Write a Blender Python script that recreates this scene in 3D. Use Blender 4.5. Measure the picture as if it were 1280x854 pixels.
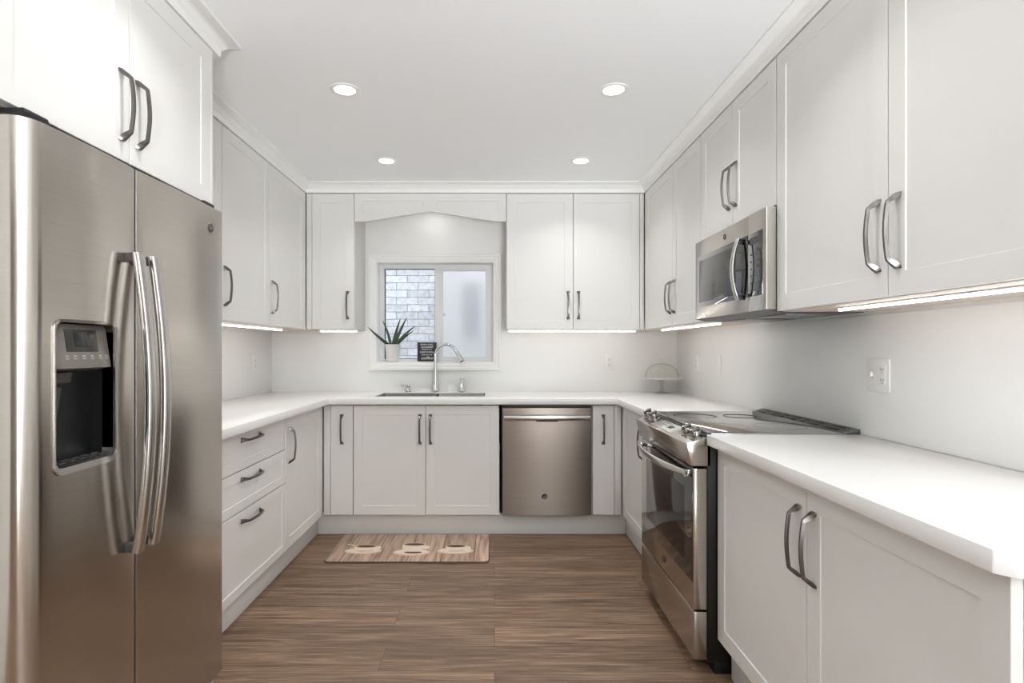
import bpy, bmesh, math, random
from mathutils import Vector, Matrix
random.seed(7)
PI = math.pi
scene = bpy.context.scene
for _o in list(bpy.data.objects):
    bpy.data.objects.remove(_o)
COL = scene.collection

# ------------------------------------------------------------------ camera
F = 690.0
cam_d = bpy.data.cameras.new('camera')
cam_d.sensor_fit = 'HORIZONTAL'
cam_d.sensor_width = 36.0
cam_d.lens = F / 1280.0 * 36.0
cam_d.shift_x = (640 - 618) / 1280.0
cam_d.shift_y = (437 - 427) / 1280.0
cam_d.clip_start = 0.02
cam = bpy.data.objects.new('camera', cam_d)
cam.location = (0, 0, 1.245)
cam.rotation_euler = (PI / 2, 0, 0)
COL.objects.link(cam)
scene.camera = cam

# ------------------------------------------------------------------ light and exposure
WORLD = 1.62          # overcast sky
POT = 1.9              # recessed ceiling lights (W each)
STRIP = 7.2           # under-cabinet strips
PUCK = 18.0
FILL = 165.0           # added fill from an unseen lamp behind the camera, aimed at the ceiling
EXPOSURE = 0.42
vs = scene.view_settings
vs.view_transform = 'Standard'
vs.look = 'None'
vs.exposure = EXPOSURE
vs.gamma = 1.0
vs.use_curve_mapping = False
cy = scene.cycles
cy.use_denoising = True
cy.max_bounces = 10
cy.diffuse_bounces = 7
cy.glossy_bounces = 5
cy.transmission_bounces = 8
cy.caustics_reflective = False
cy.caustics_refractive = False
cy.sample_clamp_indirect = 6.0

w = bpy.data.worlds.new('sky')
scene.world = w
w.use_nodes = True
w.node_tree.nodes['Background'].inputs[0].default_value = (0.955, 0.98, 1.0, 1)
w.node_tree.nodes['Background'].inputs[1].default_value = WORLD

ld = bpy.data.lights.new('ceiling_fill', 'AREA')  # added lamp out of view; brightens the ceiling so it bounces light
ld.shape = 'RECTANGLE'
ld.size = 0.8
ld.size_y = 1.3
ld.energy = FILL
ld.spread = math.radians(104)
ld.color = (0.90, 0.95, 1.0)
lo = bpy.data.objects.new('ceiling_fill', ld)
lo.location = (0.86, -3.25, 0.6)
lo.rotation_euler = (math.radians(-90 - 54), 0, PI)   # faces +Y and upwards
COL.objects.link(lo)


# ------------------------------------------------------------------ materials
def lin(c):
    return tuple(((v / 255.0) / 12.92 if v / 255.0 <= 0.04045 else ((v / 255.0 + 0.055) / 1.055) ** 2.4) for v in c) + (1.0,)


def mat(name, rgb, rough=0.5, metal=0.0, var=0.03, scale=8.0, bump=0.0, stretch=(1, 1, 1), **kw):
    """Principled material with a soft procedural variation of its colour and, if asked, a bump."""
    m = bpy.data.materials.new(name)
    m.use_nodes = True
    nt = m.node_tree
    b = nt.nodes['Principled BSDF']
    c = lin(rgb)
    b.inputs['Roughness'].default_value = rough
    b.inputs['Metallic'].default_value = metal
    for k, v in kw.items():
        b.inputs[k.replace('_', ' ')].default_value = v
    tc = nt.nodes.new('ShaderNodeTexCoord')
    mp = nt.nodes.new('ShaderNodeMapping')
    mp.inputs['Scale'].default_value = stretch
    nt.links.new(tc.outputs['Object'], mp.inputs['Vector'])
    nz = nt.nodes.new('ShaderNodeTexNoise')
    nz.inputs['Scale'].default_value = scale
    nz.inputs['Detail'].default_value = 4
    nt.links.new(mp.outputs['Vector'], nz.inputs['Vector'])
    r = nt.nodes.new('ShaderNodeValToRGB')
    r.color_ramp.elements[0].position = 0.3
    r.color_ramp.elements[1].position = 0.7
    r.color_ramp.elements[0].color = tuple(x * (1 - var) for x in c[:3]) + (1,)
    r.color_ramp.elements[1].color = tuple(min(1, x * (1 + var)) for x in c[:3]) + (1,)
    nt.links.new(nz.outputs['Fac'], r.inputs['Fac'])
    nt.links.new(r.outputs['Color'], b.inputs['Base Color'])
    if bump:
        bp = nt.nodes.new('ShaderNodeBump')
        bp.inputs['Strength'].default_value = bump
        bp.inputs['Distance'].default_value = 0.002
        nt.links.new(nz.outputs['Fac'], bp.inputs['Height'])
        nt.links.new(bp.outputs['Normal'], b.inputs['Normal'])
    return m


def emit(name, rgb, strength):
    m = bpy.data.materials.new(name)
    m.use_nodes = True
    b = m.node_tree.nodes['Principled BSDF']
    b.inputs['Base Color'].default_value = (0.8, 0.8, 0.8, 1)
    b.inputs['Emission Color'].default_value = rgb + (1,)
    b.inputs['Emission Strength'].default_value = strength
    return m


def steel(name, rgb, rough=0.26, aniso=0.75, rot=0.25):
    m = bpy.data.materials.new(name)
    m.use_nodes = True
    nt = m.node_tree
    b = nt.nodes['Principled BSDF']
    b.inputs['Metallic'].default_value = 1.0
    b.inputs['Roughness'].default_value = rough
    b.inputs['Anisotropic'].default_value = aniso
    b.inputs['Anisotropic Rotation'].default_value = rot
    tg = nt.nodes.new('ShaderNodeTangent')
    tg.direction_type = 'RADIAL'
    tg.axis = 'Z'
    nt.links.new(tg.outputs['Tangent'], b.inputs['Tangent'])
    tc = nt.nodes.new('ShaderNodeTexCoord')
    mp = nt.nodes.new('ShaderNodeMapping')
    mp.inputs['Scale'].default_value = (3, 3, 500)
    nt.links.new(tc.outputs['Object'], mp.inputs['Vector'])
    nz = nt.nodes.new('ShaderNodeTexNoise')
    nz.inputs['Scale'].default_value = 1.0
    nz.inputs['Detail'].default_value = 3
    nt.links.new(mp.outputs['Vector'], nz.inputs['Vector'])
    r = nt.nodes.new('ShaderNodeValToRGB')
    c = lin(rgb)
    r.color_ramp.elements[0].position = 0.3
    r.color_ramp.elements[1].position = 0.7
    r.color_ramp.elements[0].color = tuple(x * 0.94 for x in c[:3]) + (1,)
    r.color_ramp.elements[1].color = tuple(x * 1.05 for x in c[:3]) + (1,)
    nt.links.new(nz.outputs['Fac'], r.inputs['Fac'])
    nt.links.new(r.outputs['Color'], b.inputs['Base Color'])
    return m


def clear_glass(name, tint=(1, 1, 1), frost=0.0):
    m = bpy.data.materials.new(name)
    m.use_nodes = True
    nt = m.node_tree
    nt.nodes.remove(nt.nodes['Principled BSDF'])
    out = nt.nodes['Material Output']
    mx = nt.nodes.new('ShaderNodeMixShader')
    lw = nt.nodes.new('ShaderNodeLayerWeight')
    pw = nt.nodes.new('ShaderNodeMath'); pw.operation = 'POWER'; pw.inputs[1].default_value = 5.0
    fr = nt.nodes.new('ShaderNodeMath'); fr.operation = 'MULTIPLY_ADD'
    fr.inputs[1].default_value = 0.9; fr.inputs[2].default_value = 0.035
    nt.links.new(lw.outputs['Facing'], pw.inputs[0]); nt.links.new(pw.outputs[0], fr.inputs[0])
    gl = nt.nodes.new('ShaderNodeBsdfGlossy')
    gl.inputs['Roughness'].default_value = 0.4 if frost else 0.03
    if frost:
        tr = nt.nodes.new('ShaderNodeBsdfPrincipled')
        tr.inputs['Base Color'].default_value = tint + (1,)
        tr.inputs['Transmission Weight'].default_value = 1.0
        tr.inputs['Roughness'].default_value = frost
        tr.inputs['IOR'].default_value = 1.12
    else:
        tr = nt.nodes.new('ShaderNodeBsdfTransparent')
        tr.inputs['Color'].default_value = tint + (1,)
    nt.links.new(fr.outputs[0], mx.inputs[0])
    nt.links.new(tr.outputs[0], mx.inputs[1])
    nt.links.new(gl.outputs[0], mx.inputs[2])
    nt.links.new(mx.outputs[0], out.inputs['Surface'])
    return m


def floor_material():
    m = bpy.data.materials.new('dark vinyl planks')
    m.use_nodes = True
    nt = m.node_tree
    N, L = nt.nodes.new, nt.links.new
    b = nt.nodes['Principled BSDF']
    tc = N('ShaderNodeTexCoord')
    br = N('ShaderNodeTexBrick')
    br.offset = 0.37
    br.inputs['Scale'].default_value = 1.0
    br.inputs['Brick Width'].default_value = 1.22
    br.inputs['Row Height'].default_value = 0.178
    br.inputs['Mortar Size'].default_value = 0.0012
    br.inputs['Mortar Smooth'].default_value = 0.2
    br.inputs['Bias'].default_value = 0.0
    br.inputs['Color1'].default_value = (0.0, 0.0, 0.0, 1)
    br.inputs['Color2'].default_value = (1, 1, 1, 1)
    br.inputs['Mortar'].default_value = (0.35, 0.35, 0.35, 1)
    L(tc.outputs['Object'], br.inputs['Vector'])
    # per-plank shift of the grain
    sep = N('ShaderNodeSeparateColor')
    L(br.outputs['Color'], sep.inputs[0])
    sc = N('ShaderNodeVectorMath'); sc.operation = 'SCALE'
    comb = N('ShaderNodeCombineXYZ')
    L(sep.outputs[0], comb.inputs[0]); L(sep.outputs[0], comb.inputs[2])
    L(comb.outputs[0], sc.inputs[0]); sc.inputs['Scale'].default_value = 7.0
    add = N('ShaderNodeVectorMath'); add.operation = 'ADD'
    L(tc.outputs['Object'], add.inputs[0]); L(sc.outputs[0], add.inputs[1])
    mp = N('ShaderNodeMapping'); mp.inputs['Scale'].default_value = (1.6, 26, 1)
    L(add.outputs[0], mp.inputs['Vector'])
    nz = N('ShaderNodeTexNoise')
    nz.inputs['Scale'].default_value = 1.0; nz.inputs['Detail'].default_value = 8
    nz.inputs['Roughness'].default_value = 0.65; nz.inputs['Distortion'].default_value = 0.6
    L(mp.outputs[0], nz.inputs['Vector'])
    mp2 = N('ShaderNodeMapping'); mp2.inputs['Scale'].default_value = (6, 150, 1)
    L(add.outputs[0], mp2.inputs['Vector'])
    nz2 = N('ShaderNodeTexNoise'); nz2.inputs['Scale'].default_value = 1.0; nz2.inputs['Detail'].default_value = 3
    L(mp2.outputs[0], nz2.inputs['Vector'])
    r = N('ShaderNodeValToRGB')
    e = r.color_ramp.elements
    e[0].position = 0.34; e[0].color = lin((84, 64, 48))
    e[1].position = 0.66; e[1].color = lin((172, 143, 118))
    n = r.color_ramp.elements.new(0.5); n.color = lin((128, 102, 81))
    mxf = N('ShaderNodeMix'); mxf.data_type = 'FLOAT'; mxf.inputs[0].default_value = 0.42
    L(nz.outputs['Fac'], mxf.inputs[2]); L(nz2.outputs['Fac'], mxf.inputs[3])
    L(mxf.outputs[0], r.inputs['Fac'])
    # plank tone
    hs = N('ShaderNodeHueSaturation')
    mr = N('ShaderNodeMapRange'); mr.inputs['To Min'].default_value = 0.86; mr.inputs['To Max'].default_value = 1.12
    L(sep.outputs[0], mr.inputs['Value']); L(mr.outputs[0], hs.inputs['Value'])
    L(r.outputs['Color'], hs.inputs['Color'])
    dk = N('ShaderNodeMix'); dk.data_type = 'RGBA'
    L(br.outputs['Fac'], dk.inputs[0]); L(hs.outputs[0], dk.inputs[6]); dk.inputs[7].default_value = lin((84, 66, 52))
    L(dk.outputs[2], b.inputs['Base Color'])
    b.inputs['Roughness'].default_value = 0.42
    bp = N('ShaderNodeBump'); bp.inputs['Strength'].default_value = 0.12; bp.inputs['Distance'].default_value = 0.002
    L(nz2.outputs['Fac'], bp.inputs['Height']); L(bp.outputs[0], b.inputs['Normal'])
    return m


def brick_material():
    m = bpy.data.materials.new('pale grey bricks')
    m.use_nodes = True
    nt = m.node_tree
    N, L = nt.nodes.new, nt.links.new
    b = nt.nodes['Principled BSDF']
    b.inputs['Roughness'].default_value = 0.9
    tc = N('ShaderNodeTexCoord'); sp = N('ShaderNodeSeparateXYZ'); cb = N('ShaderNodeCombineXYZ')
    L(tc.outputs['Object'], sp.inputs[0]); L(sp.outputs[0], cb.inputs[0]); L(sp.outputs[2], cb.inputs[1])
    nzd = N('ShaderNodeTexNoise'); nzd.inputs['Scale'].default_value = 9; nzd.inputs['Detail'].default_value = 3
    L(tc.outputs['Object'], nzd.inputs['Vector'])
    ma = N('ShaderNodeVectorMath'); ma.operation = 'SCALE'; ma.inputs['Scale'].default_value = 0.012
    L(nzd.outputs['Color'], ma.inputs[0])
    ad = N('ShaderNodeVectorMath'); ad.operation = 'ADD'
    L(cb.outputs[0], ad.inputs[0]); L(ma.outputs[0], ad.inputs[1])
    br = N('ShaderNodeTexBrick')
    br.inputs['Scale'].default_value = 1.0
    br.inputs['Brick Width'].default_value = 0.235
    br.inputs['Row Height'].default_value = 0.079
    br.inputs['Mortar Size'].default_value = 0.0045
    br.inputs['Mortar Smooth'].default_value = 0.6
    br.inputs['Color1'].default_value = lin((196, 198, 203))
    br.inputs['Color2'].default_value = lin((222, 224, 228))
    br.inputs['Mortar'].default_value = lin((150, 153, 158))
    L(ad.outputs[0], br.inputs['Vector'])
    nz = N('ShaderNodeTexNoise'); nz.inputs['Scale'].default_value = 22; nz.inputs['Detail'].default_value = 6
    L(tc.outputs['Object'], nz.inputs['Vector'])
    mx = N('ShaderNodeMix'); mx.data_type = 'RGBA'; mx.blend_type = 'MULTIPLY'; mx.inputs[0].default_value = 0.55
    rr = N('ShaderNodeValToRGB'); rr.color_ramp.elements[0].position = 0.3; rr.color_ramp.elements[1].position = 0.62
    rr.color_ramp.elements[0].color = (0.55, 0.55, 0.56, 1); rr.color_ramp.elements[1].color = (1, 1, 1, 1)
    L(nz.outputs['Fac'], rr.inputs['Fac'])
    L(br.outputs['Color'], mx.inputs[6]); L(rr.outputs['Color'], mx.inputs[7])
    L(mx.outputs[2], b.inputs['Base Color'])
    bp = N('ShaderNodeBump'); bp.inputs['Strength'].default_value = 0.6; bp.inputs['Distance'].default_value = 0.01
    iv = N('ShaderNodeMath'); iv.operation = 'SUBTRACT'; iv.inputs[0].default_value = 1.0
    L(br.outputs['Fac'], iv.inputs[1]); L(iv.outputs[0], bp.inputs['Height']); L(bp.outputs[0], b.inputs['Normal'])
    return m


def mat_print_material():
    """Wood-plank print of the kitchen mat: boards running across the mat's depth."""
    m = bpy.data.materials.new('wood plank print')
    m.use_nodes = True
    nt = m.node_tree
    N, L = nt.nodes.new, nt.links.new
    b = nt.nodes['Principled BSDF']
    b.inputs['Roughness'].default_value = 0.55
    tc = N('ShaderNodeTexCoord')
    mp = N('ShaderNodeMapping'); mp.inputs['Scale'].default_value = (46, 3.2, 1)
    L(tc.outputs['Object'], mp.inputs['Vector'])
    nz = N('ShaderNodeTexNoise'); nz.inputs['Scale'].default_value = 1; nz.inputs['Detail'].default_value = 7
    nz.inputs['Distortion'].default_value = 0.5
    L(mp.outputs[0], nz.inputs['Vector'])
    r = N('ShaderNodeValToRGB')
    e = r.color_ramp.elements
    e[0].position = 0.3; e[0].color = lin((140, 113, 95))
    e[1].position = 0.72; e[1].color = lin((214, 188, 165))
    k = e.new(0.5); k.color = lin((184, 157, 136))
    L(nz.outputs['Fac'], r.inputs['Fac'])
    sp = N('ShaderNodeSeparateXYZ'); L(tc.outputs['Object'], sp.inputs[0])
    dv = N('ShaderNodeMath'); dv.operation = 'DIVIDE'; dv.inputs[1].default_value = 0.196
    L(sp.outputs[0], dv.inputs[0])
    fr = N('ShaderNodeMath'); fr.operation = 'FRACT'; L(dv.outputs[0], fr.inputs[0])
    lt = N('ShaderNodeMath'); lt.operation = 'LESS_THAN'; lt.inputs[1].default_value = 0.03
    L(fr.outputs[0], lt.inputs[0])
    fl = N('ShaderNodeMath'); fl.operation = 'FLOOR'; L(dv.outputs[0], fl.inputs[0])
    wn = N('ShaderNodeTexWhiteNoise'); wn.noise_dimensions = '1D'; L(fl.outputs[0], wn.inputs['W'])
    mr = N('ShaderNodeMapRange'); mr.inputs['To Min'].default_value = 0.85; mr.inputs['To Max'].default_value = 1.1
    L(wn.outputs['Value'], mr.inputs['Value'])
    hs = N('ShaderNodeHueSaturation'); L(mr.outputs[0], hs.inputs['Value']); L(r.outputs['Color'], hs.inputs['Color'])
    dk = N('ShaderNodeMix'); dk.data_type = 'RGBA'
    L(lt.outputs[0], dk.inputs[0]); L(hs.outputs[0], dk.inputs[6]); dk.inputs[7].default_value = lin((110, 86, 70))
    L(dk.outputs[2], b.inputs['Base Color'])
    return m


M = {}
M['wall'] = mat('white wall paint', (245, 245, 243), 0.6, var=0.008)
M['rear'] = mat('beige wall paint', (140, 134, 127), 0.7, var=0.02)
M['ceiling'] = mat('white ceiling paint', (250, 251, 252), 0.8, var=0.006)
M['cab'] = mat('white lacquer', (230, 229, 226), 0.36, var=0.006)
M['carcass'] = mat('white cabinet carcass', (222, 220, 216), 0.5, var=0.01)
M['underside'] = mat('pale wood underside', (214, 196, 184), 0.5, var=0.06, scale=5, stretch=(1, 14, 1))
M['quartz'] = mat('white quartz', (237, 237, 235), 0.25, var=0.01, scale=60)
M['splash'] = mat('white glossy slab', (240, 241, 239), 0.38, var=0.006)
M['trim'] = mat('white trim paint', (246, 246, 244), 0.45, var=0.006)
M['vinyl'] = mat('white vinyl', (232, 233, 234), 0.4, var=0.006)
M['floor'] = floor_material()
M['brick'] = brick_material()
M['ground'] = mat('concrete ground', (150, 150, 150), 0.9, var=0.1)
M['nickel'] = mat('brushed nickel', (116, 112, 109), 0.27, 1.0, var=0.05, scale=200)
M['steel'] = steel('brushed stainless steel', (194, 188, 180), 0.2, 0.6)
M['steel_dark'] = steel('dark brushed stainless steel', (150, 140, 131), 0.28, 0.88)
M['steel_bar'] = steel('polished stainless steel', (200, 197, 194), 0.24, 0.4)
M['sinksteel'] = mat('sink steel', (128, 126, 124), 0.35, 1.0, var=0.05, scale=40)
M['chrome'] = mat('chrome', (226, 226, 228), 0.06, 1.0, var=0.01)
M['knobmetal'] = mat('satin knob metal', (172, 169, 166), 0.2, 1.0, var=0.02)
M['standglass'] = clear_glass('clear stand glass', (0.90, 0.905, 0.89))
M['black'] = mat('black enamel', (14, 14, 15), 0.35, var=0.05)
M['blackplastic'] = mat('black plastic', (15, 15, 16), 0.45, var=0.05)
M['greyplastic'] = mat('dark grey plastic', (74, 72, 70), 0.4, var=0.05)
M['panelgrey'] = mat('smoky grey panel', (124, 119, 112), 0.35, 0.0, var=0.04)
M['iron'] = mat('dark vent grille', (120, 120, 124), 0.3, 0.7, var=0.05)
M['glassblack'] = mat('black glass', (10, 10, 11), 0.05, var=0.02, Coat_Weight=1.0, Coat_Roughness=0.02)
M['cooktop'] = mat('black ceramic glass', (70, 72, 69), 0.05, var=0.02, IOR=3.2, Coat_Weight=1.0, Coat_IOR=2.2, Coat_Roughness=0.04)
M['ovenwindow'] = mat('smoked window glass', (18, 17, 16), 0.08, var=0.04, IOR=1.6)
M['mwwindow'] = mat('grey mesh window glass', (62, 61, 58), 0.12, var=0.04, IOR=1.6)
M['display'] = mat('lcd display', (38, 42, 42), 0.15, var=0.05)
M['icon'] = mat('pale printed icons', (176, 174, 168), 0.4, var=0.03)
M['palepanel'] = mat('pale touch panel', (206, 206, 203), 0.22, 0.3, var=0.02)
M['badge'] = mat('grey badge', (92, 90, 88), 0.3, 0.9, var=0.05)
M['badgeletter'] = mat('silver badge letters', (190, 188, 186), 0.25, 0.9, var=0.03)
M['ceramic'] = mat('white ceramic', (234, 232, 228), 0.35, var=0.01)
M['soil'] = mat('potting soil', (52, 42, 34), 0.95, var=0.3, scale=60, bump=0.6)
M['leaf'] = mat('dark green leaf', (62, 82, 58), 0.4, var=0.25, scale=14, stretch=(8, 8, 1))
M['leafpale'] = mat('pale leaf edge', (120, 140, 104), 0.45, var=0.15)
M['signblack'] = mat('charcoal board', (46, 47, 52), 0.6, var=0.05)
M['white'] = mat('white print', (238, 238, 236), 0.6, var=0.01)
M['plastic'] = mat('white plastic', (240, 240, 238), 0.3, var=0.005)
M['slot'] = mat('dark socket slot', (70, 68, 66), 0.6, var=0.05)
M['matprint'] = mat_print_material()
M['cream'] = mat('cream cup print', (232, 214, 194), 0.6, var=0.05, scale=30)
M['creamdark'] = mat('beige saucer print', (214, 192, 168), 0.6, var=0.06, scale=30)
M['coffee'] = mat('coffee brown print', (84, 54, 38), 0.6, var=0.1, scale=40)
M['rubber'] = mat('brown mat edge', (92, 72, 60), 0.7, var=0.06)
M['gasket'] = mat('dark gap strip', (30, 28, 27), 0.6, var=0.05)  # window gasket, and the painted shade between the refrigerator doors
M['brownstrip'] = mat('brown control strip', (62, 52, 46), 0.4, 0.0, var=0.05)
M['glass'] = clear_glass('clear window glass', (0.97, 0.985, 1.0))
M['dome'] = clear_glass('pale yellow glass', (1.0, 1.0, 0.99))
M['frost'] = clear_glass('frosted glass', (1.0, 1.0, 1.0), 0.5)
M['darkwindow'] = mat('grey window pane', (150, 154, 162), 0.2, var=0.05)
M['pot_emit'] = emit('warm white lens', (1.0, 0.965, 0.92), 5.0)
M['strip_emit'] = emit('white strip diffuser', (1.0, 0.995, 0.98), STRIP)
M['puck_emit'] = emit('puck lens', (1.0, 0.97, 0.93), PUCK)
M['alu'] = mat('aluminium channel', (200, 200, 200), 0.35, 0.8, var=0.02)


# ------------------------------------------------------------------ mesh builder
class MB:
    def __init__(self):
        self.bm = bmesh.new()

    def _merge(self, tmp, mi):
        for f in tmp.faces:
            f.material_index = mi
        me = bpy.data.meshes.new('tmp')
        tmp.to_mesh(me)
        tmp.free()
        self.bm.from_mesh(me)
        bpy.data.meshes.remove(me)

    def box(self, x0, x1, y0, y1, z0, z1, bevel=0.0, mi=0, seg=2):
        t = bmesh.new()
        vs_ = [t.verts.new((x, y, z)) for x in (x0, x1) for y in (y0, y1) for z in (z0, z1)]
        for q in ((0, 1, 3, 2), (4, 6, 7, 5), (0, 4, 5, 1), (2, 3, 7, 6), (0, 2, 6, 4), (1, 5, 7, 3)):
            t.faces.new([vs_[i] for i in q])
        bmesh.ops.recalc_face_normals(t, faces=t.faces)
        if bevel > 0:
            bmesh.ops.bevel(t, geom=list(t.edges), offset=bevel, segments=seg, profile=0.5, affect='EDGES')
        self._merge(t, mi)
        return self

    def prism(self, poly, axis, a0, a1, mi=0, bevel=0.0):
        """Extrude a 2D polygon. axis 'z': poly is (x,y); 'y': (x,z); 'x': (y,z)."""
        def P(p, a):
            return {'z': (p[0], p[1], a), 'y': (p[0], a, p[1]), 'x': (a, p[0], p[1])}[axis]
        t = bmesh.new()
        lo_ = [t.verts.new(P(p, a0)) for p in poly]
        hi_ = [t.verts.new(P(p, a1)) for p in poly]
        n = len(poly)
        t.faces.new(lo_)
        t.faces.new(hi_[::-1])
        for i in range(n):
            t.faces.new((lo_[i], hi_[i], hi_[(i + 1) % n], lo_[(i + 1) % n]))
        bmesh.ops.recalc_face_normals(t, faces=t.faces)
        if bevel > 0:
            bmesh.ops.bevel(t, geom=list(t.edges), offset=bevel, segments=2, profile=0.5, affect='EDGES')
        self._merge(t, mi)
        return self

    def loft(self, rings, mi=0, cap=True, closed=False):
        t = bmesh.new()
        R = [[t.verts.new(p) for p in r] for r in rings]
        n = len(rings[0])
        pairs = list(zip(R[:-1], R[1:])) + ([(R[-1], R[0])] if closed else [])
        for a, b in pairs:
            for i in range(n):
                t.faces.new((a[i], a[(i + 1) % n], b[(i + 1) % n], b[i]))
        if cap and not closed:
            t.faces.new(R[0][::-1])
            t.faces.new(R[-1])
        bmesh.ops.recalc_face_normals(t, faces=t.faces)
        self._merge(t, mi)
        return self

    def tube(self, pts, radii, n=14, mi=0):
        pts = [Vector(p) for p in pts]
        if not isinstance(radii, (list, tuple)):
            radii = [radii] * len(pts)
        rings = []
        up = None
        for i, p in enumerate(pts):
            d = (pts[min(i + 1, len(pts) - 1)] - pts[max(i - 1, 0)]).normalized()
            if up is None:
                up = d.orthogonal().normalized()
            up = (up - d * up.dot(d)).normalized()
            s = d.cross(up)
            rings.append([p + (up * math.cos(2 * PI * k / n) + s * math.sin(2 * PI * k / n)) * radii[i] for k in range(n)])
        return self.loft(rings, mi)

    def lathe(self, prof, c=(0, 0, 0), n=32, mi=0, axis='z'):
        """prof: list of (r, h) from bottom axis to top axis."""
        t = bmesh.new()
        R = []
        for r, h in prof:
            ring = []
            for k in range(n):
                a = 2 * PI * k / n
                x, y = max(r, 1e-5) * math.cos(a), max(r, 1e-5) * math.sin(a)
                p = {'z': (x, y, h), 'y': (x, h, y), 'x': (h, x, y)}[axis]
                ring.append(t.verts.new((p[0] + c[0], p[1] + c[1], p[2] + c[2])))
            R.append(ring)
        for a, b in zip(R[:-1], R[1:]):
            for i in range(n):
                t.faces.new((a[i], a[(i + 1) % n], b[(i + 1) % n], b[i]))
        bmesh.ops.remove_doubles(t, verts=t.verts, dist=3e-5)
        bmesh.ops.recalc_face_normals(t, faces=t.faces)
        self._merge(t, mi)
        return self

    def cells(self, xs, ys, z0, z1, inside, mi=0, axis='z'):
        """Solid made of the grid cells for which inside(cx, cy) holds; only outer faces are made."""
        def P(x, y, z):
            return {'z': (x, y, z), 'y': (x, z, y)}[axis]
        t = bmesh.new()
        vd = {}
        def V(i, j, k):
            if (i, j, k) not in vd:
                vd[(i, j, k)] = t.verts.new(P(xs[i], ys[j], (z0, z1)[k]))
            return vd[(i, j, k)]
        nx, ny = len(xs) - 1, len(ys) - 1
        on = {(i, j): inside((xs[i] + xs[i + 1]) / 2, (ys[j] + ys[j + 1]) / 2) for i in range(nx) for j in range(ny)}
        for (i, j), v in on.items():
            if not v:
                continue
            t.faces.new((V(i, j, 1), V(i + 1, j, 1), V(i + 1, j + 1, 1), V(i, j + 1, 1)))
            t.faces.new((V(i, j, 0), V(i, j + 1, 0), V(i + 1, j + 1, 0), V(i + 1, j, 0)))
            for di, dj, a, b in ((-1, 0, (i, j), (i, j + 1)), (1, 0, (i + 1, j), (i + 1, j + 1)), (0, -1, (i, j), (i + 1, j)), (0, 1, (i, j + 1), (i + 1, j + 1))):
                if not on.get((i + di, j + dj), False):
                    t.faces.new((V(*a, 0), V(*b, 0), V(*b, 1), V(*a, 1)))
        bmesh.ops.recalc_face_normals(t, faces=t.faces)
        self._merge(t, mi)
        return self

    def frame(self, x0, x1, z0, z1, prof, mi=0):
        """Mitred rectangular frame in the XZ plane; prof: closed list of (d outward from the rectangle, y)."""
        rings = []
        for cx, cz, sx, sz in ((x0, z0, -1, -1), (x1, z0, 1, -1), (x1, z1, 1, 1), (x0, z1, -1, 1)):
            rings.append([(cx + sx * d, y, cz + sz * d) for d, y in prof])
        return self.loft(rings, mi, cap=False, closed=True)

    def text(self, body, size, loc, rot, mi=0, depth=0.0006, align='CENTER', shear=0.0, sx=1.0):
        cu = bpy.data.curves.new('lettering', 'FONT')
        cu.body = body
        cu.size = size
        cu.extrude = depth
        cu.align_x = align
        cu.align_y = 'CENTER'
        cu.shear = shear
        cu.resolution_u = 3
        ob = bpy.data.objects.new('lettering', cu)
        COL.objects.link(ob)
        dg = bpy.context.evaluated_depsgraph_get()
        me = bpy.data.meshes.new_from_object(ob.evaluated_get(dg))
        me.transform(Matrix.Translation(loc) @ rot.to_4x4() @ Matrix.Diagonal((sx, 1, 1, 1)))
        t = bmesh.new()
        t.from_mesh(me)
        self._merge(t, mi)
        bpy.data.objects.remove(ob)
        bpy.data.curves.remove(cu)
        bpy.data.meshes.remove(me)
        return self

    def mesh(self, name, mats, smooth=38):
        me = bpy.data.meshes.new(name)
        for f in self.bm.faces:
            f.smooth = True
        lim = math.radians(smooth)
        for e in self.bm.edges:
            if len(e.link_faces) == 2 and e.calc_face_angle(4) > lim:
                e.smooth = False
        self.bm.to_mesh(me)
        self.bm.free()
        for m in (mats if isinstance(mats, (list, tuple)) else [mats]):
            me.materials.append(M[m])
        return me

    def build(self, name, mats, parent=None, loc=(0, 0, 0), rot=(0, 0, 0), label=None):
        o = bpy.data.objects.new(name, self.mesh(name, mats))
        COL.objects.link(o)
        o.parent = parent
        o.location = loc
        o.rotation_euler = rot
        if label:
            o['label'] = label
        return o


def tag(o, label, cat, group=None):
    o['label'] = label
    o['category'] = cat
    if group:
        o['group'] = group
    return o


def thing(name, label, cat, loc=(0, 0, 0), rz=0.0, group=None):
    o = bpy.data.objects.new(name, None)
    o.empty_display_size = 0.1
    COL.objects.link(o)
    o.location = loc
    o.rotation_euler = (0, 0, rz)
    return tag(o, label, cat, group)


def struct(o):
    o['kind'] = 'structure'
    return o


RX = Matrix.Rotation(PI / 2, 3, 'X')      # text that faces -Y
RZ = {'L': PI / 2, 'R': -PI / 2, 'B': 0.0}

# ------------------------------------------------------------------ main dimensions
YW = 4.24                    # back wall
XLW, XRW = -1.715, 1.405     # side walls
YB, XL, XR = 3.66, -1.135, 0.845   # base cabinet fronts
YU, XLU, XRU = 3.90, -1.33, 1.06   # wall cabinet fronts
XF = -1.04                   # front of the cabinet above the fridge
CEIL = 2.42
CT, CTH = 0.9215, 0.040      # counter top and its thickness
ZB0, ZB1 = 0.147, 0.874      # base doors
ZU0, ZU1 = 1.387, 2.347      # wall cabinet doors
YREAR = -2.65

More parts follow.
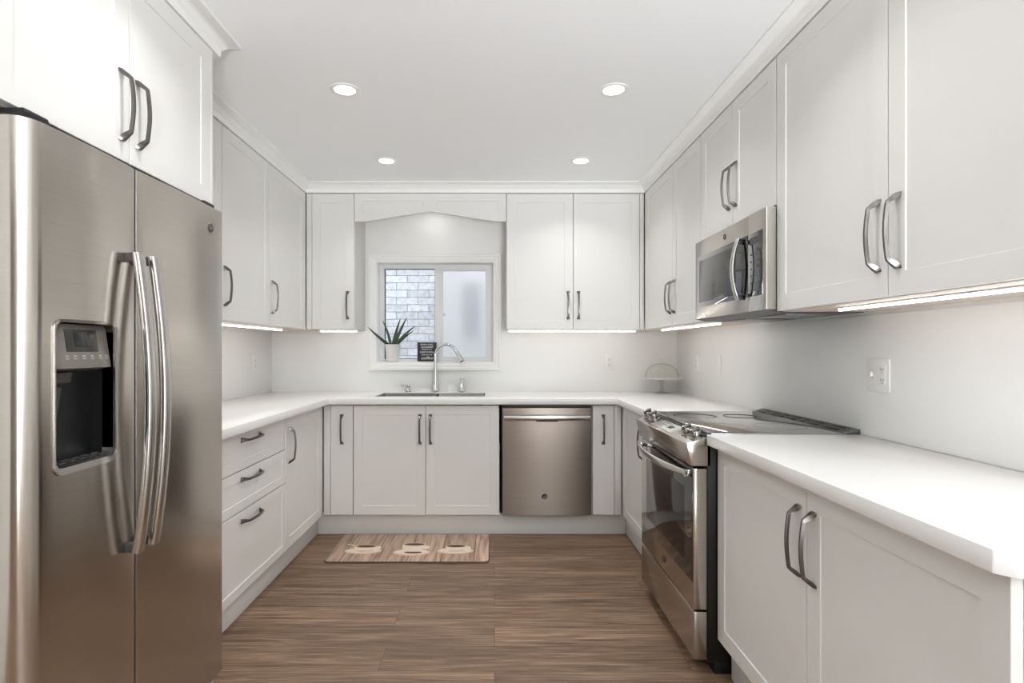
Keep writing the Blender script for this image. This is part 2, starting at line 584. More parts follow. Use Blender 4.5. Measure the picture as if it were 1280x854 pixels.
# ------------------------------------------------------------------ the setting
struct(MB().box(XLW - .1, XRW + .1, YREAR - .1, YW + .2, -.06, 0).build('floor', 'floor'))
struct(MB().box(XLW - .1, XRW + .1, YREAR - .1, YW + .2, CEIL, CEIL + .08).build('ceiling', 'ceiling'))
struct(MB().box(XLW - .1, XLW, YREAR, YW + .2, 0, CEIL).build('wall_left', 'wall'))
struct(MB().box(XRW, XRW + .1, YREAR, YW + .2, 0, CEIL).build('wall_right', 'wall'))
WX0, WX1, WZ0, WZ1 = -.905, -.006, 1.145, 1.916
struct(MB().cells([XLW, WX0, WX1, XRW], [0, WZ0, WZ1, CEIL], YW, YW + .2,
                  lambda x, z: not (WX0 < x < WX1 and WZ0 < z < WZ1), axis='y').build('wall_back', 'wall'))
struct(MB().cells([XLW, .42, 1.30, XRW], [0, .02, 2.12, CEIL], YREAR - .1, YREAR,
                  lambda x, z: not (.42 < x < 1.30 and .02 < z < 2.12), axis='y').build('wall_rear', 'rear'))  # opening added in the unseen wall to let the fill lamp in

# glossy slab backsplash between counter and wall cabinets
struct(MB().box(XLW, XLW + .008, 2.06, YW, CT, 1.372, .001).build('backsplash_left', 'splash'))
struct(MB().box(XRW - .008, XRW, .6, YW, CT, 1.372, .001).build('backsplash_right', 'splash'))
struct(MB().cells([XLW + .008, -.965, .054, XRW - .008], [CT, 1.085, 1.372], YW - .008, YW,
                  lambda x, z: not (-.965 < x < .054 and z > 1.085), axis='y').build('backsplash_back', 'splash'))

# crown moulding along all wall cabinets, one mitred run
def crown(path, prof):
    P = [Vector(p) for p in path]
    rings = []
    for i, p in enumerate(P):
        ns = []
        for a, b in ((i - 1, i), (i, i + 1)):
            if 0 <= a and b < len(P):
                d = (P[b] - P[a]).normalized()
                ns.append(Vector((-d.y, d.x)))     # left of travel = into the room
        n = ns[0] if len(ns) == 1 else (ns[0] + ns[1]) / (1 + ns[0].dot(ns[1]))
        rings.append([(p.x + n.x * d, p.y + n.y * d, z) for d, z in prof])
    mb = MB()
    mb.loft(rings)
    return mb

CROWN = [(-.03, 2.352), (.002, 2.352), (.004, 2.378), (.010, 2.382), (.018, 2.392), (.032, 2.404), (.050, 2.410), (.056, 2.412), (.056, 2.4195), (-.03, 2.4195)]
struct(crown([(XRU, .3), (XRU, YU), (XLU, YU), (XLU, 2.09), (XF, 2.09), (XF, .6)], CROWN).build('trim_1', 'trim'))

# window casing, frame, sashes and panes
win = thing('window_1', 'white framed sliding window above the sink', 'window', (0, YW, 0))
win['kind'] = 'structure'
MB().frame(WX0, WX1, WZ0, WZ1, [(0, 0), (0, -.010), (.012, -.012), (.016, -.017), (.036, -.019), (.041, -.025), (.058, -.026), (.061, -.022), (.061, 0)]).build('casing', 'trim', win)
jb = MB()
jb.frame(WX0 + .004, WX1 - .004, WZ0 + .004, WZ1 - .004, [(0, .002), (.004, .002), (.004, .105), (0, .105)])
jb.build('jamb', 'trim', win)
GX0, GXM, GXS, GX1 = -.866, -.469, -.4347, -.063
MB().cells([WX0 + .002, GX0, GXM, GXS, GX1, WX1 - .002], [WZ0 + .002, 1.170, 1.881, WZ1 - .002], .105, .165,
           lambda x, z: not (1.170 < z < 1.881 and (GX0 < x < GXM or GXS < x < GX1)), axis='y').build('window_frame', 'vinyl', win)
MB().cells([GXS, -.406, GX1 - .004, GX1], [1.170, 1.188, 1.866, 1.881], .115, .14,
           lambda x, z: not (-.406 < x < GX1 - .004 and 1.188 < z < 1.866), axis='y').build('sash', 'vinyl', win)
MB().frame(GX0 + .004, GXM - .004, 1.174, 1.877, [(0, .124), (.0039, .124), (.0039, .14), (0, .14)]).build('gasket', 'gasket', win)
MB().box(GX0, GXM, .144, .148, 1.170, 1.881).build('pane', 'glass', win)
MB().box(-.406, GX1 - .004, .126, .130, 1.188, 1.866).build('pane', 'frost', win, label='frosted right-hand pane')
MB().box(-.492, -.472, .098, .106, 1.500, 1.545, .003).box(-.488, -.478, .086, .1, 1.51, 1.522, .003).build('latch', 'vinyl', win)
MB().box(-.4045, -.385, .108, .126, 1.508, 1.532, .003).build('finger_pull', 'vinyl', win)

# outside the window
nb = struct(MB().box(-4.5, 4.5, 6.0, 6.2, -.4, 3.4).build('neighbour_wall', 'brick'))
nw = MB().box(-.36, -.14, 5.985, 6.0, 1.34, 1.98).frame(-.36, -.14, 1.34, 1.98, [(0, 5.975), (.03, 5.975), (.03, 6.0), (0, 6.0)], 1)
nw.build('window_2', ['darkwindow', 'vinyl'])['kind'] = 'structure'
struct(MB().box(-4.5, 4.5, YW + .2, 6.2, -.45, -.4).build('outside_ground', 'ground'))

# ------------------------------------------------------------------ handle, door and cabinet builders
def handle_mesh(L=0.2, out=0.030, bow=0.006):
    h = L / 2
    pts = [(-h, 0.0, .0125, .0012), (-h + .004, .004, .0122, .0045), (-h + .012, .012, .0095, .0058), (-h + .019, .021, .0072, .0056),
           (-h + .024, out - .002, .0060, .0046)]
    for k in range(9):
        t = k / 8
        z = (-h + .030) * (1 - t) + (h - .030) * t
        pts.append((z, out + bow * math.sin(PI * t), .0054 + .0008 * math.sin(PI * t), .0038))
    pts += [(-z, o, a, b) for z, o, a, b in pts[4::-1]]
    rings = []
    n = len(pts)
    for i, (z, o, hw, ht) in enumerate(pts):
        a, b = pts[max(i - 1, 0)], pts[min(i + 1, n - 1)]
        d = Vector((0, -(b[1] - a[1]), b[0] - a[0])).normalized()
        if i in (0, n - 1):
            d = Vector((0, 0, 1))
        nn = Vector((0, -d.z, d.y)) if True else None
        c = Vector((0, -o - (.0010 if i in (0, n - 1) else 0), z))
        X = Vector((1, 0, 0))
        r = []
        for sx, sn in ((-1, -1), (-.6, 1), (.6, 1), (1, -1)):
            r.append(c + X * hw * sx + nn * ht * sn)
        rings.append(r)
    mb = MB()
    mb.loft(rings)
    bmesh.ops.recalc_face_normals(mb.bm, faces=mb.bm.faces)
    return mb.mesh('handle', 'nickel', 50)


HANDLE = handle_mesh()


def add_handle(door, x, z, horizontal=False):
    o = bpy.data.objects.new('handle', HANDLE)
    COL.objects.link(o)
    o.parent = door
    o.location = (x, 0, z)
    if horizontal:
        o.rotation_euler = (0, PI / 2, 0)
    return o


def shaker(wd, ht, th=.020, rail=.060, dep=.0034, slope=.0012):
    """Shaker front: origin at lower left front corner, y inwards."""
    t = bmesh.new()
    e = .0012
    def ring(x0, x1, z0, z1, y):
        return [t.verts.new(p) for p in ((x0, y, z0), (x1, y, z0), (x1, y, z1), (x0, y, z1))]
    R = [ring(0, wd, 0, ht, th), ring(0, wd, 0, ht, e), ring(e, wd - e, e, ht - e, 0)]
    if rail:
        a, b = rail, rail + slope
        R += [ring(a, wd - a, a, ht - a, 0), ring(a + .0005, wd - a - .0005, a + .0005, ht - a - .0005, .0008), ring(b, wd - b, b, ht - b, dep)]
    for p, q in zip(R[:-1], R[1:]):
        for i in range(4):
            t.faces.new((p[i], p[(i + 1) % 4], q[(i + 1) % 4], q[i]))
    t.faces.new(R[0][::-1])
    t.faces.new(R[-1])
    bmesh.ops.recalc_face_normals(t, faces=t.faces)
    mb = MB()
    mb._merge(t, 0)
    return mb


def cabinet(name, label, run, plane, a, b, z0, z1, depth, fronts, group=None, body=None, fillers=(), extra=None, bodymats=None, cat='cabinet'):
    """a..b: the cabinet's span along its run in world coordinates; fronts: (kind, a, b, z0, z1, handle) likewise."""
    if run == 'B':
        loc = (a, plane, 0); U = lambda p, q: (p - a, q - a)
    elif run == 'L':
        loc = (plane, a, 0); U = lambda p, q: (p - a, q - a)
    else:
        loc = (plane, b, 0); U = lambda p, q: (b - q, b - p)
    root = thing(name, label, cat, loc, RZ[run], group)
    wd = b - a
    bz0, bz1 = body if body else (z0, z1)
    mb = MB().box(.0006, wd - .0006, .0235, depth, bz0, bz1, 0.0, 0)
    if bodymats:
        mb.bm.faces.ensure_lookup_table()
        for f in mb.bm.faces:
            if f.normal.z < -.9:
                f.material_index = 1
    mb.build('carcass', bodymats or 'carcass', root)
    for fa, fb in fillers:
        u0, u1 = U(fa, fb)
        MB().box(u0, u1, .002, .023, z0, z1, .0008).build('filler_strip', 'cab', root)
    g = .0018
    for kind, fa, fb, fz0, fz1, hd in fronts:
        u0, u1 = U(fa, fb)
        u0 += g; u1 -= g
        rail = {'door': .060, 'slab': 0, 'drawer': .042}[kind]
        d = shaker(u1 - u0, fz1 - fz0 - 2 * g, rail=rail).build('drawer' if kind == 'drawer' else 'door', 'cab', root, (u0, 0, fz0 + g))
        if hd:
            side, hz = hd[0], hd[1]
            if kind == 'drawer':
                add_handle(d, (u1 - u0) / 2, hz - fz0, True)
            else:
                off = hd[2] if len(hd) > 2 else .036
                hx = {'l': off, 'r': (u1 - u0) - off, 'c': (u1 - u0) / 2}[side]
                add_handle(d, hx, hz - fz0)
    return root


HU = 1.556      # height of the wall-cabinet handles
HB = .714       # height of the base-cabinet handles

# ------------------------------------------------------------------ base cabinets
cabinet('drawer_cabinet', 'white base cabinet with three stacked drawers beside the refrigerator', 'L', XL, 2.046, 3.004, ZB0, ZB1, .575,
        [('drawer', 2.14, 3.0, .703, ZB1, ('c', .835)), ('drawer', 2.14, 3.0, .520, .701, ('c', .658)), ('drawer', 2.14, 3.0, ZB0, .518, ('c', .470))],
        fillers=[(2.047, 2.139)])
cabinet('base_cabinet', 'white single-door base cabinet in the left corner past the drawers', 'L', XL, 3.005, 4.235, ZB0, ZB1, .575,
        [('door', 3.006, 3.61, ZB0, ZB1, ('l', HB, .045))], fillers=[(3.612, 3.656)])
cabinet('base_cabinet', 'narrow white slab-front cabinet left of the sink cabinet doors', 'B', YB, -1.111, -.937, ZB0, ZB1, .57,
        [('slab', -1.087, -.937, ZB0, ZB1, ('c', HB))], fillers=[(-1.132, -1.089)])
cabinet('sink_cabinet', 'white two-door base cabinet under the sink', 'B', YB, -.936, .034, ZB0, ZB1, .57,
        [('door', -.935, -.456, ZB0, ZB1, ('r', HB, .036)), ('door', -.456, .033, ZB0, ZB1, ('l', HB, .03))], body=(ZB0, .62))
cabinet('base_cabinet', 'narrow white slab-front cabinet right of the dishwasher', 'B', YB, .647, .822, ZB0, ZB1, .57,
        [('slab', .650, .795, ZB0, ZB1, ('c', HB))], fillers=[(.797, .842)])
cabinet('base_cabinet', 'white single-door base cabinet in the right corner beyond the range', 'R', XR, 2.868, 4.235, ZB0, ZB1, .555,
        [('door', 3.075, 3.60, ZB0, ZB1, ('r', HB, .045))], fillers=[(2.869, 3.073), (3.602, 3.656)])
cabinet('base_cabinet', 'white two-door base cabinet at the near right in front of the range', 'R', XR, .90, 2.092, ZB0, ZB1, .555,
        [('door', 1.495, 2.091, ZB0, ZB1, ('r', HB, .034)), ('door', .901, 1.495, ZB0, ZB1, ('l', HB, .034))])

# toe kicks the base cabinets stand on
tag(MB().box(XLW + .01, XL - .058, 2.046, 4.235, 0, .1465, .002).build('toe_kick', 'cab'), 'white toe kick under the drawers and left corner cabinet', 'toe kick')
tag(MB().box(XL - .056, XR + .042, YB + .062, 4.235, 0, .1465, .002).build('toe_kick', 'cab'), 'long white toe kick under the sink cabinet and dishwasher', 'toe kick')
tag(MB().box(XR + .044, XRW - .01, 2.868, 4.235, 0, .1465, .002).build('toe_kick', 'cab'), 'short white toe kick under the right corner cabinet beyond the range', 'toe kick')
tag(MB().box(XR + .05, XRW - .01, .92, 2.085, 0, .1465, .002).build('toe_kick', 'cab'), 'white toe kick under the near right two-door cabinet', 'toe kick')

# ------------------------------------------------------------------ countertops
SX0, SX1, SY0, SY1, SXM = -.829, -.066, 3.81, 4.165, -.43
cx_l, cx_r = XL + .042, XR - .038
cyf = YB - .030
xs = [XLW + .002, cx_l, SX0, SX1, cx_r, XRW - .002]
ys = [2.046, 2.862, cyf, SY0, SY1, YW - .002]
def in_ct(x, y):
    if SX0 < x < SX1 and SY0 < y < SY1:
        return False
    if y > cyf:
        return True
    if x < cx_l:
        return True
    return x > cx_r and y > 2.862
ct = MB().cells(xs, ys, CT - CTH, CT, in_ct)
bmesh.ops.dissolve_limit(ct.bm, angle_limit=.01, verts=ct.bm.verts, edges=ct.bm.edges)
sharp = [e for e in ct.bm.edges if len(e.link_faces) == 2 and e.calc_face_angle(0) > 1]
bmesh.ops.bevel(ct.bm, geom=sharp, offset=.0025, segments=2, profile=.5, affect='EDGES')
tag(ct.build('countertop', 'quartz'), 'white quartz countertop running round the left, the sink and the right corner', 'countertop')
ce = .872
tag(MB().prism([(cx_r, ce + .022), (cx_r + .022, ce), (XRW - .010, ce), (XRW - .010, 2.099), (cx_r, 2.099)], 'z', CT - CTH, CT, bevel=.0025).build('countertop', 'quartz'),
    'white quartz countertop with clipped corner in front of the range at near right', 'countertop')

# ------------------------------------------------------------------ sink, taps
sk = thing('kitchen_sink', 'double-bowl undermount stainless sink below the window', 'sink', ((SX0 + SX1) / 2, (SY0 + SY1) / 2, CT - CTH))
def bowl(x0, x1, y0, y1):
    mb = MB()
    ox, oy = (SX0 + SX1) / 2, (SY0 + SY1) / 2
    def rr(e, z, r=.04):
        pts = []
        for cx, cy_, a0 in ((x1 - e - r, y1 - e - r, 0), (x0 + e + r, y1 - e - r, PI / 2), (x0 + e + r, y0 + e + r, PI), (x1 - e - r, y0 + e + r, 1.5 * PI)):
            for k in range(5):
                a = a0 + PI / 2 * k / 4
                pts.append((cx + r * math.cos(a) - ox, cy_ + r * math.sin(a) - oy, z))
        return pts
    mb.loft([rr(-.0005, .020, .012), rr(-.0005, .0335, .012), rr(.0025, .0345, .012), rr(.004, .030, .012), rr(.012, -.17, .035), rr(.03, -.19, .04), rr(.12, -.195, .02)], cap=False)
    mb.bm.edges.ensure_lookup_table()
    be = [e for e in mb.bm.edges if e.is_boundary and e.verts[0].co.z < -.19]
    bmesh.ops.contextual_create(mb.bm, geom=be)
    cx, cy_ = (x0 + x1) / 2 - ox, (y0 + y1) / 2 - oy
    mb.lathe([(0, -.194), (.04, -.1935), (.042, -.1915), (.03, -.1925), (0, -.193)], (cx, cy_, 0), 20)
    return mb
bowl(SX0 + .001, SXM - .0015, SY0 + .001, SY1 - .001).build('basin', 'sinksteel', sk)
bowl(SXM + .0015, SX1 - .001, SY0 + .001, SY1 - .001).build('basin', 'sinksteel', sk)

fx, fy = -.449, 4.195
fa = thing('kitchen_faucet', 'tall chrome gooseneck pull-down faucet behind the sink', 'faucet', (fx, fy, CT))
MB().lathe([(0, 0), (.029, 0), (.029, .006), (.024, .012), (.0195, .06), (.0155, .13), (.0135, .19), (.0125, .20), (0, .20)], n=28).build('body', 'chrome', fa)
R_ = .087
ang = -.25
dx, dy = math.cos(ang), math.sin(ang)
arc = [(0, 0, .195), (0, 0, .24), (0, 0, .275)]
for k in range(1, 17):
    a = PI - k / 16 * (PI * .86)
    q = R_ * math.cos(a) + R_
    arc.append((q * dx, q * dy, .275 + R_ * math.sin(a)))
MB().tube(arc, .0115, 18).build('gooseneck', 'chrome', fa)
e0, e1 = Vector(arc[-1]), (Vector(arc[-1]) - Vector(arc[-2])).normalized()
MB().tube([e0 - e1 * .004, e0, e0 + e1 * .004, e0 + e1 * .03, e0 + e1 * .07, e0 + e1 * .088, e0 + e1 * .09], [.0118, .0135, .0135, .0150, .0185, .0195, .017], 20).build('spray_head', 'chrome', fa)
MB().tube([e0 + e1 * .089, e0 + e1 * .0935], .0165, 20).build('nozzle', 'blackplastic', fa)

lv = thing('faucet_lever', 'small chrome single-lever valve left of the faucet', 'tap handle', (-.655, 4.195, CT))
MB().lathe([(0, 0), (.026, 0), (.026, .005), (.019, .012), (.014, .024), (.012, .034), (0, .034)], n=24).build('base', 'chrome', lv)
MB().lathe([(0, .034), (.016, .036), (.018, .045), (.016, .055), (.008, .060), (0, .061)], n=24).tube([(0, 0, .05), (-.02, -.004, .052), (-.055, -.012, .050), (-.058, -.0125, .050)], [.006, .0055, .005, .003], 12).build('lever', 'chrome', lv)

sd = thing('soap_dispenser', 'chrome soap dispenser with hooked nozzle right of the faucet', 'soap dispenser', (-.249, 4.195, CT))
MB().lathe([(0, 0), (.026, 0), (.026, .006), (.021, .012), (.0185, .05), (.015, .065), (0, .066)], n=24).build('body', 'chrome', sd)
MB().lathe([(0, .066), (.010, .066), (.010, .078), (.017, .082), (.018, .098), (.012, .104), (0, .104)], n=24).tube([(0, 0, .094), (-.006, -.025, .096), (-.011, -.046, .090), (-.013, -.052, .080)], [.008, .007, .006, .005], 12).build('pump', 'chrome', sd)

# ------------------------------------------------------------------ wall cabinets
def uc(*a, **k):
    return cabinet(*a, bodymats=['carcass', 'underside'], **k)
uc('wall_cabinet', 'white wall cabinet on the left nearest the refrigerator cabinet, mostly hidden', 'L', XLU, 2.11, 2.695, ZU0, ZU1, .38,
   [('door', 2.11, 2.695, ZU0, ZU1, ('l', HU, .03))])
uc('wall_cabinet', 'white wall cabinet in the middle of the left row, handle beside the refrigerator edge', 'L', XLU, 2.697, 3.262, ZU0, ZU1, .38,
   [('door', 2.698, 3.262, ZU0, ZU1, ('l', HU, .022))])
uc('wall_cabinet', 'white wall cabinet in the left corner of the room, last of the left row', 'L', XLU, 3.264, 4.236, ZU0, ZU1, .38,
   [('door', 3.265, 3.858, ZU0, ZU1, ('l', HU, .036))], fillers=[(3.86, 3.897)])
uc('wall_cabinet', 'narrow white single-door wall cabinet left of the window', 'B', YU, -1.306, -.99, ZU0, ZU1, .336,
   [('door', -1.290, -.991, ZU0, ZU1, ('r', HU, .045))], fillers=[(-1.328, -1.292)])
uc('wall_cabinet', 'white two-door wall cabinet right of the window', 'B', YU, .085, 1.045, ZU0, ZU1, .336,
   [('door', .086, .557, ZU0, ZU1, ('r', HU, .034)), ('door', .557, 1.027, ZU0, ZU1, ('l', HU, .036))], fillers=[(1.029, 1.057)])
uc('wall_cabinet', 'white two-door wall cabinet in the right corner between back wall and microwave', 'R', XRU, 2.838, 4.236, ZU0, ZU1, .341,
   [('door', 3.285, 3.86, ZU0, ZU1, ('r', HU, .036)), ('door', 2.839, 3.285, ZU0, ZU1, ('l', HU, .036))], fillers=[(3.862, 3.897)])
uc('wall_cabinet', 'short white two-door wall cabinet above the microwave', 'R', XRU, 2.076, 2.836, 1.788, ZU1, .341,
   [('door', 2.456, 2.835, 1.788, ZU1, ('r', 1.970, .032)), ('door', 2.077, 2.456, 1.788, ZU1, ('l', 1.970, .032))])
uc('wall_cabinet', 'tall white two-door wall cabinet at the near right past the microwave', 'R', XRU, .90, 2.074, ZU0, ZU1, .341,
   [('door', 1.487, 2.073, ZU0, ZU1, ('r', HU, .036)), ('door', .901, 1.487, ZU0, ZU1, ('l', HU, .036))])
fc = uc('fridge_cabinet', 'deep white two-door cabinet above the refrigerator', 'L', XF, 1.13, 2.03, 1.772, ZU1, .672,
        [('door', 1.574, 2.022, 1.772, ZU1, ('l', 1.925, .034)), ('door', 1.131, 1.574, 1.772, ZU1, ('r', 1.925, .034))])
MB().box(.893, .912, .001, .672, .002, ZU1, .0008).build('end_panel', 'cab', fc)

# peaked valance between the wall cabinets over the window
vx0, vx1, vxm = -.988, .083, -.455
vz0, vzp, vz1 = 2.150, 2.222, 2.347
va = thing('valance', 'white peaked valance board above the window between wall cabinets', 'valance', (vxm, YU, vz0))
def valance():
    t = bmesh.new()
    def V(x, y, z):
        return t.verts.new((x - vxm, y, z - vz0))
    fl = .07
    for sgn, xe in ((-1, vx0), (1, vx1)):
        out = [(xe, vz0), (xe - sgn * fl, vz0), (vxm, vzp), (vxm, vz1), (xe, vz1)]
        inn = [(xe - sgn * .055, vz0 + .05), (xe - sgn * (fl + .012), vz0 + .052), (vxm + sgn * .05, vzp + .036), (vxm + sgn * .05, vz1 - .05), (xe - sgn * .055, vz1 - .05)]
        cxm = sum(p[0] for p in inn) / 5; czm = sum(p[1] for p in inn) / 5
        in2 = [(cxm + (p[0] - cxm) * .988, czm + (p[1] - czm) * .95) for p in inn]
        a = [V(x, 0, z) for x, z in out]; b = [V(x, 0, z) for x, z in inn]; c = [V(x, .0055, z) for x, z in in2]
        k = [V(x, .02, z) for x, z in out]
        for i in range(5):
            j = (i + 1) % 5
            t.faces.new((a[i], a[j], b[j], b[i])); t.faces.new((b[i], b[j], c[j], c[i]))
            if i != 2:
                t.faces.new((a[i], a[j], k[j], k[i]))
        t.faces.new(c); t.faces.new(k)
    bmesh.ops.remove_doubles(t, verts=t.verts, dist=1e-5)
    bmesh.ops.recalc_face_normals(t, faces=t.faces)
    mb = MB(); mb._merge(t, 0); return mb
valance().build('board', 'cab', va)
MB().box(vx0 - vxm + .001, vx1 - vxm - .001, .021, .336, .175, .193).build('top_board', 'carcass', va)
pk = thing('puck_light', 'small round puck light tucked up behind the valance above the window', 'light', (vxm - .0, 4.09, vz0 + .175))
MB().lathe([(0, 0), (.036, 0), (.036, -.014), (.030, -.018), (.030, -.016), (0, -.016)], n=24).build('housing', 'alu', pk)
MB().lathe([(0, -.0165), (.029, -.0165), (.029, -.019), (0, -.019)], n=24).build('lens', 'puck_emit', pk)

# ------------------------------------------------------------------ under-cabinet light strips
def strip(label, x0, x1, y0, y1):
    cx, cy_ = (x0 + x1) / 2, (y0 + y1) / 2
    o = thing('light_strip', label, 'light strip', (cx, cy_, ZU0), 0, 'light strips under the wall cabinets')
    hx, hy = (x1 - x0) / 2, (y1 - y0) / 2
    MB().box(-hx, hx, -hy, hy, -.005, -.0003).build('channel', 'alu', o)
    e = .0015
    MB().box(-hx + e, hx - e, -hy + e, hy - e, -.0125, -.005, .002).build('diffuser', 'strip_emit', o)
strip('slim lit light strip under the left row of wall cabinets', -1.475, -1.458, 2.2, 3.80)
strip('short lit light strip under the narrow cabinet left of the window', -1.27, -1.0, 4.02, 4.037)
strip('lit light strip under the two-door cabinet right of the window', .10, 1.03, 4.02, 4.037)
strip('lit light strip under the right corner cabinet beyond the microwave', 1.16, 1.177, 2.86, 3.84)
strip('lit light strip under the near right wall cabinet past the microwave', 1.155, 1.172, .95, 1.86)

# ------------------------------------------------------------------ badge (round emblem with two letters)
def badge(parent, r, loc, name='badge', rot=(0, 0, 0)):
    b = MB().lathe([(0, 0), (r, 0), (r, -.0012), (r * .93, -.0022), (r * .86, -.0014), (0, -.0014)], n=28, axis='y').build(name, 'badge', parent, loc, rot)
    mb = MB().text('GE', r * 1.05, (0, -.0016, 0), RX, shear=.3)
    mb.frame(-.0001, .0001, -.0001, .0001, [(r * .01, 0), (r * .02, 0), (r * .02, -.0002), (r * .01, -.0002)])
    mb.build('emblem', 'badgeletter', b)
    return b


# ------------------------------------------------------------------ refrigerator
fr = thing('refrigerator', 'stainless side-by-side refrigerator with water dispenser on the left', 'refrigerator', (-.99, 1.165, 0), PI / 2)
FW = .85
MB().box(.004, FW - .004, .072, .70, .05, 1.735, .004).build('case', 'greyplastic', fr)
MB().box(.01, FW - .01, .075, .16, .012, .078, .003).build('base_grille', 'blackplastic', fr)
def fdoor(x0, x1, rl, rr, z0=.085, z1=1.742, T=.068):
    pts = [(x0, T)]
    def arc_(cx, cy_, r, a0, a1, n):
        return [(cx + r * math.cos(a0 + (a1 - a0) * k / n), cy_ + r * math.sin(a0 + (a1 - a0) * k / n)) for k in range(n + 1)]
    pts += arc_(x0 + rl, rl, rl, PI, 1.5 * PI, 8)
    for k in range(1, 12):
        t = k / 12
        pts.append((x0 + rl + (x1 - rr - x0 - rl) * t, -.006 * math.sin(PI * t)))
    pts += arc_(x1 - rr, rr, rr, 1.5 * PI, 2 * PI, 8)
    pts.append((x1, T))
    return MB().prism(pts, 'z', z0, z1)
def fridge_door(x0, x1, rl, rr):
    return fdoor(x0, x1, rl, rr).build('door', 'steel', fr)
dl = fridge_door(0, .3552, .045, .004)
dr = fridge_door(.3600, FW, .0012, .012)
# recess for the dispenser, cut out of the left door
DX0, DX1, DZ0, DZ1 = .070, .278, .957, 1.315
def rrect(x0, x1, z0, z1, r, n=5):
    pts = []
    for cx, cz, a0 in ((x1 - r, z1 - r, 0), (x0 + r, z1 - r, PI / 2), (x0 + r, z0 + r, PI), (x1 - r, z0 + r, 1.5 * PI)):
        for k in range(n + 1):
            a = a0 + PI / 2 * k / n
            pts.append((cx + r * math.cos(a), cz + r * math.sin(a)))
    return pts
cut = MB().prism(rrect(DX0, DX1, DZ0, DZ1, .022), 'y', -.05, .060).build('cutter', 'black', fr)
bm_ = dl.modifiers.new('cut', 'BOOLEAN')
bm_.operation = 'DIFFERENCE'
bm_.object = cut
bm_.solver = 'EXACT'
dg = bpy.context.evaluated_depsgraph_get()
nm = bpy.data.meshes.new_from_object(dl.evaluated_get(dg))
dl.modifiers.clear()
dl.data = nm
for p in nm.polygons:
    p.use_smooth = True
_b = bmesh.new(); _b.from_mesh(nm)
for e in _b.edges:
    e.smooth = not (len(e.link_faces) == 2 and e.calc_face_angle(4) > math.radians(30))
_b.to_mesh(nm); _b.free()
bpy.data.objects.remove(cut)

def ringframe(outer, inner, y0, y1, mi=0):
    """Flat ring between two equal-length XZ loops."""
    mb = MB()
    rings = [[(x, y, z) for (x, z), y in zip(p, [yy] * len(p))] for p, yy in ((outer, y1), (outer, y0), (inner, y0 + .002), (inner, y1))]
    mb.loft(rings, mi, cap=False, closed=True)
    return mb
dp = ringframe(rrect(DX0 + .0005, DX1 - .0005, DZ0 + .0005, DZ1 - .0005, .022), rrect(DX0 + .007, DX1 - .007, DZ0 + .016, DZ1 - .007, .018), -.006, .03).build('dispenser_bezel', 'steel_bar', dl)
mbx = MB()
ih = rrect(DX0 + .007, DX1 - .007, DZ0 + .010, DZ1 - .007, .018)
mbx.loft([[(x, .002, z) for x, z in ih], [(x, .058, z) for x, z in ih]], cap=False)
mbx.bm.edges.ensure_lookup_table()
bmesh.ops.contextual_create(mbx.bm, geom=[e for e in mbx.bm.edges if e.is_boundary and e.verts[0].co.y > .05 and e.verts[1].co.y > .05])
dh = mbx.build('dispenser_housing', 'blackplastic', dl)
cpn = MB().prism([(.006, 1.200), (.052, 1.190), (.052, 1.306), (.022, 1.306)], 'x', DX0 + .008, DX1 - .008, bevel=.0012).build('control_panel', 'panelgrey', dl, label='smoky grey control panel')
sl = math.atan2(.016, .106)
def onpanel(mb, name, mt, parent):
    o = mb.build(name, mt, parent, (0, .006, 1.200), (-sl, 0, 0))
    return o
onpanel(MB().box(.128, .232, -.0012, .002, .040, .094, .0006), 'display_surround', 'palepanel', cpn).data.materials[0] = M['badge']
onpanel(MB().box(.155, .205, -.0022, .002, .052, .088, .0006), 'display', 'display', cpn)
for k, ix in enumerate((.087, .126, .152, .180, .207, .236, .257)):
    onpanel(MB().box(ix - .006, ix + .006, -.0008, .001, .022, .0245).box(ix - .005, ix + .005, -.0008, .001, .028, .031), 'button', 'icon', cpn)
MB().prism([(.030, 1.19), (.054, 1.19), (.054, 1.165), (.036, 1.165)], 'x', DX0 + .03, DX0 + .10).build('chute', 'greyplastic', dl)
MB().box(-.018, .018, -.004, .004, -.11, 0, .003).build('paddle', 'greyplastic', dl, (DX0 + .065, .046, 1.155), (.16, 0, 0))
tr = MB().box(DX0 + .009, DX1 - .009, .002, .055, DZ0 + .0105, DZ0 + .022, .002).build('drip_tray', 'blackplastic', dl)
g_ = MB()
for k in range(5):
    for j in range(2):
        xg = DX0 + .035 + k * .032
        g_.box(xg, xg + .022, .012 + j * .02, .026 + j * .02, DZ0 + .022, DZ0 + .0235, .0005)
g_.build('grille', 'steel_bar', tr)

def fhandle(door, x, z0, z1):
    n = 20
    rings = []
    for k in range(n + 1):
        t = k / n
        z = z0 + (z1 - z0) * t
        o = .030 + .034 * math.sin(PI * t) ** .9
        hw, ht = .0165, .0115
        r = []
        for q in range(16):
            a = 2 * PI * q / 16
            ca, sa = math.cos(a), math.sin(a)
            r.append((x + hw * math.copysign(abs(ca) ** .6, ca), -o + ht * math.copysign(abs(sa) ** .6, sa), z))
        rings.append(r)
    h = MB().loft(rings).build('handle', 'steel_bar', door)
    for zz in (z0 + .012, z1 - .012):
        MB().box(x - .011, x + .011, -.030, .004, zz - .012, zz + .012, .003).build('handle_mount', 'greyplastic', h)
fhandle(dl, .322, .70, 1.505)
fhandle(dr, .390, .70, 1.505)
MB().box(.3555, .3598, .0008, .068, .085, 1.742).build('door_gap_shade', 'gasket', fr)  # dark strip painting the shade in the gap between the doors
badge(dr, .016, (.754, -.0035, 1.668))
for hx in (.02, FW - .09):
    MB().box(hx, hx + .07, .02, .13, 1.7425, 1.7675, .006).build('hinge_cover', 'blackplastic', fr)
